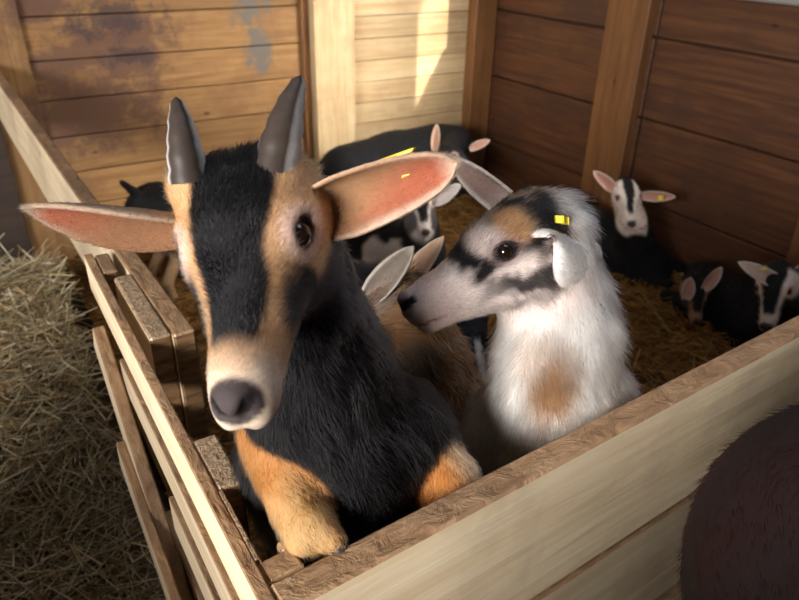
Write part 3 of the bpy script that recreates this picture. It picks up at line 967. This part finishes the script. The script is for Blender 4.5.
bA, tA = W(306, 213, .530), W(458, 160, .49)
bA2, tA2 = W(186, 220, .535), W(26, 204, .50)
PA = (.80, 1.10, 1.18, 1.05, .86, .64, .40, .03)
goat('black and tan kid goat with two short horns leaning over the rail, nearest the camera', (.36, .80), S, HA,
     alpine(leg=legs_A, extra=extra_A, stripe=(0.50, 0.29, 0.15)),
     [dict(base=bA, d=tA - bA, n=V(.15, -.40, .90), L=np.linalg.norm(tA - bA), Wd=.054, curl0=1.5, curl1=.6, bend=.03, prof=PA, cin=(.27, .075, .038), crim=(.46, .33, .25), cout=(.42, .25, .14), cbase=(.26, .14, .07)),
      dict(base=bA2, d=tA2 - bA2, n=V(-.1, -.88, .48), L=np.linalg.norm(tA2 - bA2), Wd=.066, curl0=1.4, curl1=.7, bend=.03, prof=(.75, .9, 1, .97, .80, .52, .28, .02), cin=(.27, .08, .042), crim=(.36, .25, .18), cout=(.26, .19, .14), cbase=(.19, .09, .045))], earfur=5000,
     h=0.0029, furn=120000, furlen=0.013, furrad=0.00032, lift=0.22, droop=0.2,
     lenfn=lambda P, L: (lambda h: h * np.interp(L[:, 1], [-.05, .0, .06, .10, .117], [1.0, .55, .40, .28, .0]) * np.where(L[:, 2] > .02, .8, 1) + (1 - h) * 1.2)(headmask(L)) * np.where((np.linalg.norm(np.cross(P - legA0, norm(legA1 - legA0)), axis=1) < .036) & (L[:, 2] < -.05), .55, 1.0),
     denfn=lambda P, L: np.where(P[:, 2] > 0.66, 1.0, 0.06) * (1 + 1.6 * headmask(L)))
gA = bpy.data.objects['goat']
nf = HA['X'][2]
horn_part([W(190, 182, .505), W(185, 152, .500), W(181, 124, .500), W(176, 98, .505)], [.0160, .0140, .0100, .0040], gA, V(.1, 0, 1))
horn_part([W(275, 176, .505), W(282, 140, .502), W(290, 106, .505), W(301, 77, .51)], [.0180, .0160, .0110, .0045], gA, V(-.25, 0, 1))
EX = np.array([norm(tA - bA), V(.2, .9, .3), np.cross(norm(tA - bA), V(.2, .9, .3))])
slab_part('ear_tag', W(394, 157, .520), EX, (.034, .004, .012), M['tag'], gA)
slab_part('ear_tag', W(407, 174, .5), EX, (.010, .006, .006), M['tag'], gA)
for (x, y) in ((303, 551), (337, 545)):
    c = W(x, y, .604)
    S2 = Solid(); S2.ell(c, (.0095, .012, .0075), None, .01)
    v, f = S2.mesh(.003)
    link_mesh('hoof', mesh_from('hoof', v, f), M['hoof'], gA)

# ---- the white kid in profile
HB = head_frame(W(498, 252, .775), V(-.87, -.47, .12), V(-.42, .85, .35), 1.0)
S = Solid(); add_head(S, HB, 1.1)
S.cone(hl(HB, (0, -.055, -.012)), W(562, 330, .82), .053, .058, .03)
S.cone(W(562, 330, .82), W(561, 408, .875), .058, .072, .03)
S.cone(W(540, 320, .81), W(530, 400, .85), .040, .055, .03)
S.cone(W(561, 408, .875), W(556, 470, .985), .070, .086, .04)
S.cone(W(556, 470, .985), (.90, .74, .42), .086, .095, .05)
S.ell(W(506, 436, .925), (.055, .052, .07), None, .03, V(-.2, -1, 0))
S.ell(W(598, 418, .965), (.05, .050, .075), None, .03, V(.2, -1, 0))
S.cone(hl(HB, (-.012, -.035, -.062)), hl(HB, (-.012, -.020, -.092)), .0075, .0085, .008, V(0, -1, 0))
for q in (-1, 1):
    S.cone((.90, .72 + q * .06, .42), (.86, .72 + q * .08, .28), .058, .036, .03)
    S.cone((.86, .72 + q * .08, .28), (.96, .73 + q * .08, .17), .034, .022, .015)
    S.cone((.96, .73 + q * .08, .17), (.94, .73 + q * .08, .04), .020, .022, .012)
    S.cone(W(550 + q * 40, 470, 1.00), W(548 + q * 36, 520, 1.06), .034, .028, .03)


def paint_B(P, L):
    n = NZ(P, 85) * .5 + NZ(P, 35) * .5; n2 = NZ(P, 190)
    c = np.tile(np.array(WHITE), (len(P), 1)) * (1 + .05 * n)[:, None]
    x, y, z = L[:, 0], L[:, 1], L[:, 2]; ax = np.abs(x)
    hd = sstep(-.09, -.06, y) * sstep(-.09, -.07, z) * sstep(.085, .07, ax) * sstep(.15, .14, y)
    f = np.tile(np.array((.68, .57, .53)), (len(P), 1)) * (1 + .08 * n)[:, None]
    dark = np.zeros(len(P))
    st = NZ(L * [1, .35, 1] + 2.0, 260)
    dark = np.maximum(dark, 1.0 * sstep(.000, .014, z + n * .006) * sstep(.076, .046, y + n * .008) * sstep(-.11, -.03, y + .02))      # crown and bridge
    dark = np.maximum(dark, .95 * sstep(.014, .005, np.abs(z - .002 + (y - .03) * .35) + n * .003) * sstep(.004, .014, y) * sstep(.058, .040, y))   # tear mark
    dark = np.maximum(dark, .85 * sstep(.024, .010, np.abs(z + .026 - y * .22) + n * .006 + st * .004) * sstep(-.055, -.035, y) * sstep(.060, .02, y + n * .008))  # cheek
    dark = np.maximum(dark, .80 * sstep(-.06, -.045, y) * sstep(-.010, -.025, y + n * .004) * sstep(-.03, .0, z))
    dark = np.maximum(dark, .55 * sstep(.016, .006, np.abs(z + .052) + n * .004 + st * .003) * sstep(-.05, -.03, y) * sstep(.05, .01, y))
    dark = np.maximum(dark, .40 * sstep(.006, .014, z) * sstep(.05, .07, y) * sstep(.105, .085, y))
    dark *= (1 - .30 * sstep(.2, 1., n2))
    f = mixc(f, (.007, .006, .007), np.clip(dark * 1.1, 0, 1))
    tan = sstep(.022, .012, np.sqrt((y + .016) ** 2 + ((z - .030) * .75) ** 2 + ((x + .032) * .6) ** 2) + n * .003)
    f = mixc(f, (.42, .23, .11), tan * .9)
    f = mixc(f, (.64, .52, .48), sstep(.024, .010, n * .003 + np.sqrt((y - .018) ** 2 + (z - .026) ** 2 + ((x + .028) * .5) ** 2)) * .8)
    f = mixc(f, (.62, .46, .42), sstep(.062, .085, y) * .75)
    er = np.sqrt(((y - .004) / 1.3) ** 2 + (z - .0125) ** 2 + ((ax - .040) * .8) ** 2)
    f = mixc(f, (.25, .17, .16), sstep(.020, .013, er) * .6); f = mixc(f, (.02, .015, .015), sstep(.0128, .0105, er))
    nose = sstep(.112, .118, y) * sstep(-.017, -.011, z) * sstep(.021, .016, ax)
    f = mixc(f, (.26, .19, .18), nose)
    nd = np.sqrt(((ax - .0105) / 1.5) ** 2 + (z - .001 - (ax - .0105) * .5) ** 2)
    f = mixc(f, (.012, .009, .009), sstep(.0075, .0050, nd) * sstep(.106, .112, y))
    lip = np.abs(z - np.interp(y, [.09, .13], [-.0285, -.024]))
    f = mixc(f, (.20, .11, .10), sstep(.0026, .001, lip) * sstep(.085, .1, y))
    c = c * (1 - hd[:, None]) + f * hd[:, None]
    # dark mane behind the poll, tan wedge on the chest, grey on the shoulder
    d = np.linalg.norm((P - W(575, 205, .80)) * [1, 1, 1], axis=1)
    c = mixc(c, (.03, .027, .03), sstep(.055, .025, d + n * .006) * .85)
    d = np.linalg.norm((P - W(548, 388, .80)) * [1.2, 1.2, .55], axis=1)
    c = mixc(c, (.20, .10, .04), sstep(.055, .025, d + n * .008) * .95)
    d = np.linalg.norm((P - W(590, 405, .84)) * [.7, .7, 1.6], axis=1)
    c = mixc(c, (.20, .15, .13), sstep(.06, .02, d + n * .008) * .55)
    d = np.linalg.norm((P - W(522, 350, .78)) * [1.3, 1.3, .6], axis=1)
    c = mixc(c, (.45, .34, .27), sstep(.03, .01, d + n * .006) * .5)
    return c


bB, tB = W(598, 246, .785), W(556, 236, .70)
bB2, tB2 = W(508, 200, .85), W(452, 160, .86)
gB = goat('white kid goat with dark face patches standing in profile behind the front rail', (.90, .72), S, HB, paint_B,
     [dict(base=bB, d=tB - bB, n=V(-.70, -.10, .62), L=np.linalg.norm(tB - bB), Wd=.118, curl0=1.9, curl1=1.6, bend=.02, prof=(.6, .75, .95, 1, .95, .8, .6, .15), cin=(.50, .16, .11), crim=(.82, .70, .66), cout=(.78, .74, .71)),
      dict(base=bB2, d=tB2 - bB2, n=V(-.3, -.5, .8), L=np.linalg.norm(tB2 - bB2) * 1.05, Wd=.050, curl0=1.4, curl1=.6, prof=(1, 1, .95, .85, .65, .42, .22, .02), cin=(.32, .22, .19), crim=(.66, .58, .54), cout=(.55, .46, .42))], earfur=4000,
     h=0.004, furn=90000, furlen=0.022, furrad=0.00036, lift=0.28, droop=0.5,
     lenfn=lambda P, L: (lambda h: h * np.interp(L[:, 1], [-.05, 0, .05, .09, .115], [.75, .40, .30, .2, .0]) + (1 - h) * 1.25)(headmask(L)),
     denfn=lambda P, L: np.where(P[:, 2] > 0.6, 1.0, 0.05) * (1 + 1.2 * headmask(L)), eyes=(-1, 1), seed=8)
EX = np.array([norm(tB - bB), V(-.1, .95, .3), np.cross(norm(tB - bB), V(-.1, .95, .3))])
slab_part('ear_tag', W(562, 220, .722), EX, (.012, .005, .008), M['tag'], gB)

# ---- the tan kid squeezed between the two
HC = head_frame(W(376, 318, .97), V(-.75, -.55, -.25), V(-.35, .70, .60), .95)
def paint_C(P, L):
    n = NZ(P * [1, 1, .5], 60) * .6 + NZ(P, 25) * .5
    c = lerp((.19, .10, .045), (.045, .027, .018), sstep(-.3, .9, n))
    c = mixc(c, (.32, .19, .095), sstep(.5, 1.2, NZ(P * [1, 1, .4] + 5, 45)) * .7)
    d = np.linalg.norm(P - W(412, 372, .93), axis=1)
    c = mixc(c, (.035, .022, .016), sstep(.055, .02, d + n * .008) * .85)
    c = mixc(c, (.10, .09, .085), sstep(.02, .03, L[:, 2]) * sstep(-.09, -.05, L[:, 1]) * .6)
    return c
S = None
gC = kid('tan and brown kid goat squeezed between the black kid and the white kid', HC, [W(425, 365, 1.0), W(448, 410, 1.04)], W(450, 465, 1.20), (.70, 1.00, .46), .080, .090, paint_C,
    [(W(366, 306, .945), W(414, 246, .92), V(-.35, -.1, .9), .052, dict(cin=(.17, .135, .11), crim=(.42, .37, .32), cout=(.2, .17, .15))),
     (W(392, 312, 1.0), W(444, 236, 1.0), V(-.5, .1, .8), .052, dict(cin=(.46, .28, .18), crim=(.62, .48, .36), cout=(.3, .2, .14)))],
    'stand', h=.006, furn=26000, furlen=.02, seed=21)

WALL_GRP = 'goats in the pen'
EARP = dict(cin=(.42, .22, .17), crim=(.58, .46, .40), cout=(.10, .08, .08))
WST = (.66, .58, .53)
# black kid grazing behind the tan one
HF = head_frame(W(472, 358, 1.72), V(.10, -.93, .25), V(-.25, .2, .9), .9)
def ex_F(P, L, c, n):
    w = sstep(.010, .006, np.abs(L[:, 0] + .026)) * sstep(-.05, -.03, L[:, 1]) * sstep(.09, .07, L[:, 1])
    return mixc(c, (.72, .70, .70), w * sstep(-.04, -.02, L[:, 2]))
kid('blue-black kid goat with lowered head and white face streak behind the tan kid', HF, [W(462, 325, 1.80)], W(445, 315, 1.86), W(345, 300, 1.86), .105, .11,
    alpine(stripe=BLACK, muzzle=(.2, .18, .17), cheek=BLACK, body=(.016, .017, .024), extra=ex_F),
    [(W(490, 340, 1.74), W(505, 330, 1.68), V(0, -.2, 1), .05, EARP), (W(456, 338, 1.74), W(440, 345, 1.7), V(0, -.2, 1), .05, EARP)], 'stand', furn=5000, seed=31)
# black kid with white legs facing the camera
HE = head_frame(W(421, 204, 2.35), V(.14, -.93, .30), V(.05, .3, .9), .9)
wE = [W(372, 250, 2.42), W(392, 262, 2.42)]
def ex_E(P, L, c, n):
    for p in wE:
        d = np.linalg.norm((P - p) * [1, 1, .45], axis=1); c = mixc(c, (.60, .52, .46), sstep(.055, .035, d + n * .006))
    return c
kid('small black kid goat with white flank patch facing the camera near the back wall', HE, [W(420, 225, 2.42)], W(418, 255, 2.48), W(352, 240, 2.62), .10, .11,
    alpine(stripe=WST, muzzle=(.62, .52, .48), extra=ex_E, cheek=(.10, .09, .09)),
    [(W(434, 203, 2.38), W(461, 184, 2.33), V(-.2, -.3, .9), .062, dict(cin=(.60, .52, .48), crim=(.74, .70, .67), cout=(.2, .18, .17))),
     (W(408, 203, 2.38), W(382, 196, 2.33), V(.2, -.3, .9), .062, EARP)], 'lie', furn=4000, seed=32)
# black goat resting against the back wall
HD = head_frame(W(456, 158, 3.0), V(.75, -.45, .3), V(.3, .8, .4), .95)
kid('black goat lying along the back wall with one ear raised', HD, [(2.0, 2.66, .34)], (1.93, 2.72, .26), (1.44, 2.72, .22), .150, .155, alpine(body=(.007, .0075, .010), stripe=BLACK, muzzle=BLACK, cheek=BLACK),
    [(W(435, 152, 2.98), W(437, 124, 2.95), V(-.2, 0, 1), .05, dict(cin=(.5, .3, .22), crim=(.6, .42, .3), cout=(.3, .2, .14))),
     (W(470, 150, 2.98), W(490, 140, 2.95), V(-.2, 0, 1), .05, EARP)], 'lie', furn=5000, furlen=.02, seed=33)
# kid with white striped face against the right wall
HH = head_frame(W(627, 198, 2.60), V(.03, -.93, .35), V(.0, .35, .93), .92)
gH = kid('black kid goat with white-striped face looking at the camera beside the amber post', HH, [W(632, 225, 2.64)], W(642, 268, 2.80), W(555, 222, 2.95), .115, .14, alpine(stripe=WST, muzzle=(.60, .50, .45), blaze=.72, cheek=(.50, .42, .37)),
    [(W(616, 192, 2.62), W(593, 171, 2.58), V(.1, -.3, .95), .060, EARP), (W(638, 195, 2.62), W(676, 197, 2.58), V(0, -.3, .95), .055, EARP)], 'lie', furn=5000, seed=34)
slab_part('ear_tag', W(661, 198, 2.575), np.array([CR, CU, -CF]), (.020, .018, .004), M['tag'], gH)
# kid curled in the straw
HI = head_frame(W(695, 296, 2.38), V(-.12, -.80, .45), V(0, .45, .85), .85)
kid('dark kid goat curled in the straw with both ears up by the right wall', HI, [(2.12, 1.30, .16)], (2.15, 1.27, .11), (2.15, 1.05, .12), .09, .09, alpine(stripe=(.30, .16, .09), muzzle=(.25, .15, .1)),
    [(W(685, 299, 2.36), W(691, 277, 2.33), V(-.2, -.1, 1), .058, EARP), (W(703, 290, 2.36), W(722, 267, 2.33), V(-.2, -.1, 1), .055, EARP)], 'lie', furn=3000, seed=35)
# kid at the right edge
HJ = head_frame(W(774, 290, 1.95), V(-.30, -.88, .20), V(-.55, .3, .75), .95)
gJ = kid('black kid goat with long pale ear at the far right end of the front rail', HJ, [W(795, 295, 2.0)], W(822, 315, 2.05), (2.12, .70, .33), .095, .10, alpine(stripe=WST, muzzle=(.5, .42, .38)),
    [(W(781, 285, 1.96), W(738, 262, 1.90), V(.1, -.2, .9), .060, dict(cin=(.50, .40, .36), crim=(.62, .55, .5), cout=(.3, .25, .22))),
     (W(790, 275, 1.98), W(812, 262, 1.95), V(.1, -.2, .9), .060, EARP)], 'stand', furn=3500, seed=36)
slab_part('ear_tag', W(764, 269, 1.90), np.array([CR, CU, -CF]), (.018, .006, .006), M['tag'], gJ)
# black kid half hidden behind the nearest kid's head
HK = head_frame(W(240, 205, 2.70), V(.8, -.3, .2), V(.2, .9, .3), .9)
def ex_K(P, L, c, n):
    return mixc(c, (.40, .24, .13), sstep(.26, .16, P[:, 2] + n * .02) * .8)
kid('black kid goat with tan legs by the left fence, mostly hidden behind the nearest head', HK, [W(225, 220, 2.66)], W(205, 228, 2.60), W(158, 214, 2.40), .105, .11, alpine(extra=ex_K), [], 'stand', furn=3500, seed=37)

# ---- brown animal outside the pen, only its back in view
S = Solid()
S.cone((.60, .12, .77), (1.10, .07, .72), .165, .20, .06, flow=(-1, 0, 0)); S.cone((1.10, .07, .72), (1.75, .05, .72), .20, .19, .06, flow=(-1, 0, 0))
S.ell((.64, .20, .66), (.13, .09, .18), None, .06, (-.3, 0, -1)); S.ell((.56, .10, .86), (.10, .10, .05), None, .05, (-1, 0, 0))
S.cone((.46, .10, .86), (.40, .09, .72), .028, .018, .03)
S.cone((1.75, .05, .74), (2.00, .02, .94), .12, .085, .08, flow=(-1, 0, -.5))
for x in (.70, 1.70):
    for q in (-1, 1):
        S.cone((x, .07 + q * .09, .58), (x, .07 + q * .09, .30), .075, .040, .05); S.cone((x, .07 + q * .09, .30), (x, .07 + q * .09, .03), .036, .034, .02)
HX = head_frame((2.10, -.04, 1.01), (.6, -.4, -.6), (.55, -.1, .8), 1.25)
add_head(S, HX)
S.cone((2.00, .02, .94), hl(HX, (0, -.05, -.01)), .085, .06, .05)
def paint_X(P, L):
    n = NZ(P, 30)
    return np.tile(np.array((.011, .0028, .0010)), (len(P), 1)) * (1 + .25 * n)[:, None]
goat('dark reddish-brown animal with rounded back in shadow outside the front rail, bottom right', (1.2, .04), S, HX, paint_X, [], h=.011, furn=50000, furlen=.014, furrad=.0004, lift=.14, group='animals outside the pen', cat='animal', seed=40)
# ------------------------------------------------------------------ straw
def straw(name, pts, nrm, lmin, lmax, rad, pal, label, cat, base=None, seed=4, tilt=0.35, box=None):
    g = np.random.default_rng(seed)
    N = len(pts)
    az = g.uniform(0, 2 * math.pi, N); el = g.normal(0, tilt, N)
    d = np.stack([np.cos(az) * np.cos(el), np.sin(az) * np.cos(el), np.sin(el)], 1)
    d = d - nrm * (d * nrm).sum(1)[:, None] * 0.6; d /= np.linalg.norm(d, axis=1)[:, None]
    L = g.uniform(lmin, lmax, N) * g.choice([1] * 12 + [1.8] * 3 + [2.6], N); r = rad * g.uniform(0.6, 1.4, N)
    bend = g.normal(size=(N, 3)) * 0.16
    a = np.cross(d, np.array([0, 0, 1.0]) + g.normal(size=(N, 3)) * 0.4); a /= np.linalg.norm(a, axis=1)[:, None]
    b = np.cross(d, a)
    V3 = np.zeros((N, 3, 3, 3))
    for k, t in enumerate((-0.5, 0.05, 0.5)):
        cen = pts + d * (L * t)[:, None] + bend * (L * (abs(t) * 0.9))[:, None]
        for q in range(3):
            th = 2 * math.pi * q / 3
            V3[:, k, q] = cen + (a * math.cos(th) + b * math.sin(th)) * (r * (1 if k < 2 else 0.6))[:, None]
    idx = np.arange(N)[:, None] * 9
    F = []
    for k in range(2):
        for q in range(3):
            q2 = (q + 1) % 3
            F.append(np.concatenate([idx + k * 3 + q, idx + k * 3 + q2, idx + (k + 1) * 3 + q2, idx + (k + 1) * 3 + q], 1))
    F = np.concatenate(F); V3 = V3.reshape(-1, 3)
    if box is not None:
        ctr = np.repeat(pts, 9, axis=0); dv = V3 - ctr      # stalks that meet a wall are turned back into the bedding
        for k in (0, 1):
            bad = (V3[:, k] < box[k][0]) | (V3[:, k] > box[k][1]); bad = np.repeat(bad.reshape(-1, 9).any(1), 9)
            V3[bad] = ctr[bad] + dv[bad] * [0.25, 0.25, 1]
        V3[:, 0] = np.clip(V3[:, 0], *box[0]); V3[:, 1] = np.clip(V3[:, 1], *box[1])
    pal = np.array(pal)
    c = pal[g.integers(0, len(pal), N)] * g.uniform(0.7, 1.2, N)[:, None]
    C = np.repeat(c, 9, axis=0)
    if base is not None:
        bv, bf, bc = base
        F = np.concatenate([F, bf + len(V3)]); V3 = np.concatenate([V3, bv]); C = np.concatenate([C, bc])
    me = mesh_from(name, V3, F, C, smooth=False)
    o = link_mesh(name, me, M['straw'])
    return tag(o, label, cat, kind='stuff')


def ground_patch(x0, x1, y0, y1, n, zf, c):
    xs = np.linspace(x0, x1, n); ys = np.linspace(y0, y1, n)
    X, Y = np.meshgrid(xs, ys, indexing='ij'); P = np.stack([X.ravel(), Y.ravel(), np.zeros(n * n)], 1)
    P[:, 2] = zf(P[:, 0], P[:, 1])
    F = np.array([(i * n + j, (i + 1) * n + j, (i + 1) * n + j + 1, i * n + j + 1) for i in range(n - 1) for j in range(n - 1)])
    C = np.tile(np.array(c), (n * n, 1)) * (1 + 0.3 * NZ(P, 40))[:, None]
    return P, F, np.clip(C, 0.005, 1)


def z_in(x, y):
    P = np.stack([x, y, 0 * x], 1)
    return 0.015 + 0.018 * NZ(P, 6) * 0.5 + 0.01


GOLD = [(0.38, 0.19, 0.05), (0.30, 0.14, 0.033), (0.44, 0.26, 0.085), (0.20, 0.088, 0.022), (0.25, 0.13, 0.04)]
HAY = [(0.52, 0.40, 0.22), (0.42, 0.30, 0.15), (0.62, 0.52, 0.34), (0.30, 0.21, 0.11), (0.36, 0.33, 0.18), (0.68, 0.60, 0.46), (0.22, 0.17, 0.09)]
n = 15000
xy = np.stack([rng.uniform(0.22, 2.26, n), rng.uniform(0.47, 2.84, n)], 1)
pts = np.c_[xy, z_in(xy[:, 0], xy[:, 1]) + rng.uniform(0, 0.035, n)]
straw('straw_bedding', pts, np.tile([0, 0, 1.0], (n, 1)), 0.05, 0.16, 0.0019, GOLD,
      'golden straw bedding covering the pen floor under the goats', 'straw',
      base=ground_patch(0.2, 2.32, 0.42, 2.87, 60, z_in, (0.16, 0.08, 0.022)), box=((0.19, 2.32), (0.42, 2.87)))


def z_out(x, y):
    P = np.stack([x, y, 0 * x], 1)
    a = sstep(0.95, 1.7, y) * sstep(2.75, 2.1, y)
    return 0.01 + 0.30 * a * (0.8 + 0.2 * sstep(-1.2, -0.2, x)) + 0.025 * NZ(P, 5) * (0.3 + a)


n = 15000
xy = np.stack([rng.uniform(-0.60, 0.10, n), rng.uniform(0.55, 2.7, n)], 1)
xy = xy[(xy[:, 1] > 0.95) | (rng.uniform(size=n) < 0.75)]
n = len(xy)
HAY = [tuple(1.25 * v for v in c) for c in HAY]
pts = np.c_[xy, z_out(xy[:, 0], xy[:, 1]) + rng.uniform(-0.005, 0.04, n)]
straw('hay_heap', pts, np.tile([0, 0, 1.0], (n, 1)), 0.04, 0.17, 0.0015, HAY,
      'heap of dry grey-gold hay on the floor left of the pen', 'hay',
      base=ground_patch(-0.68, 0.11, 0.4, 2.75, 50, z_out, (0.12, 0.085, 0.045)), seed=9, tilt=0.45, box=((-0.70, 0.17), (0.40, 2.86)))
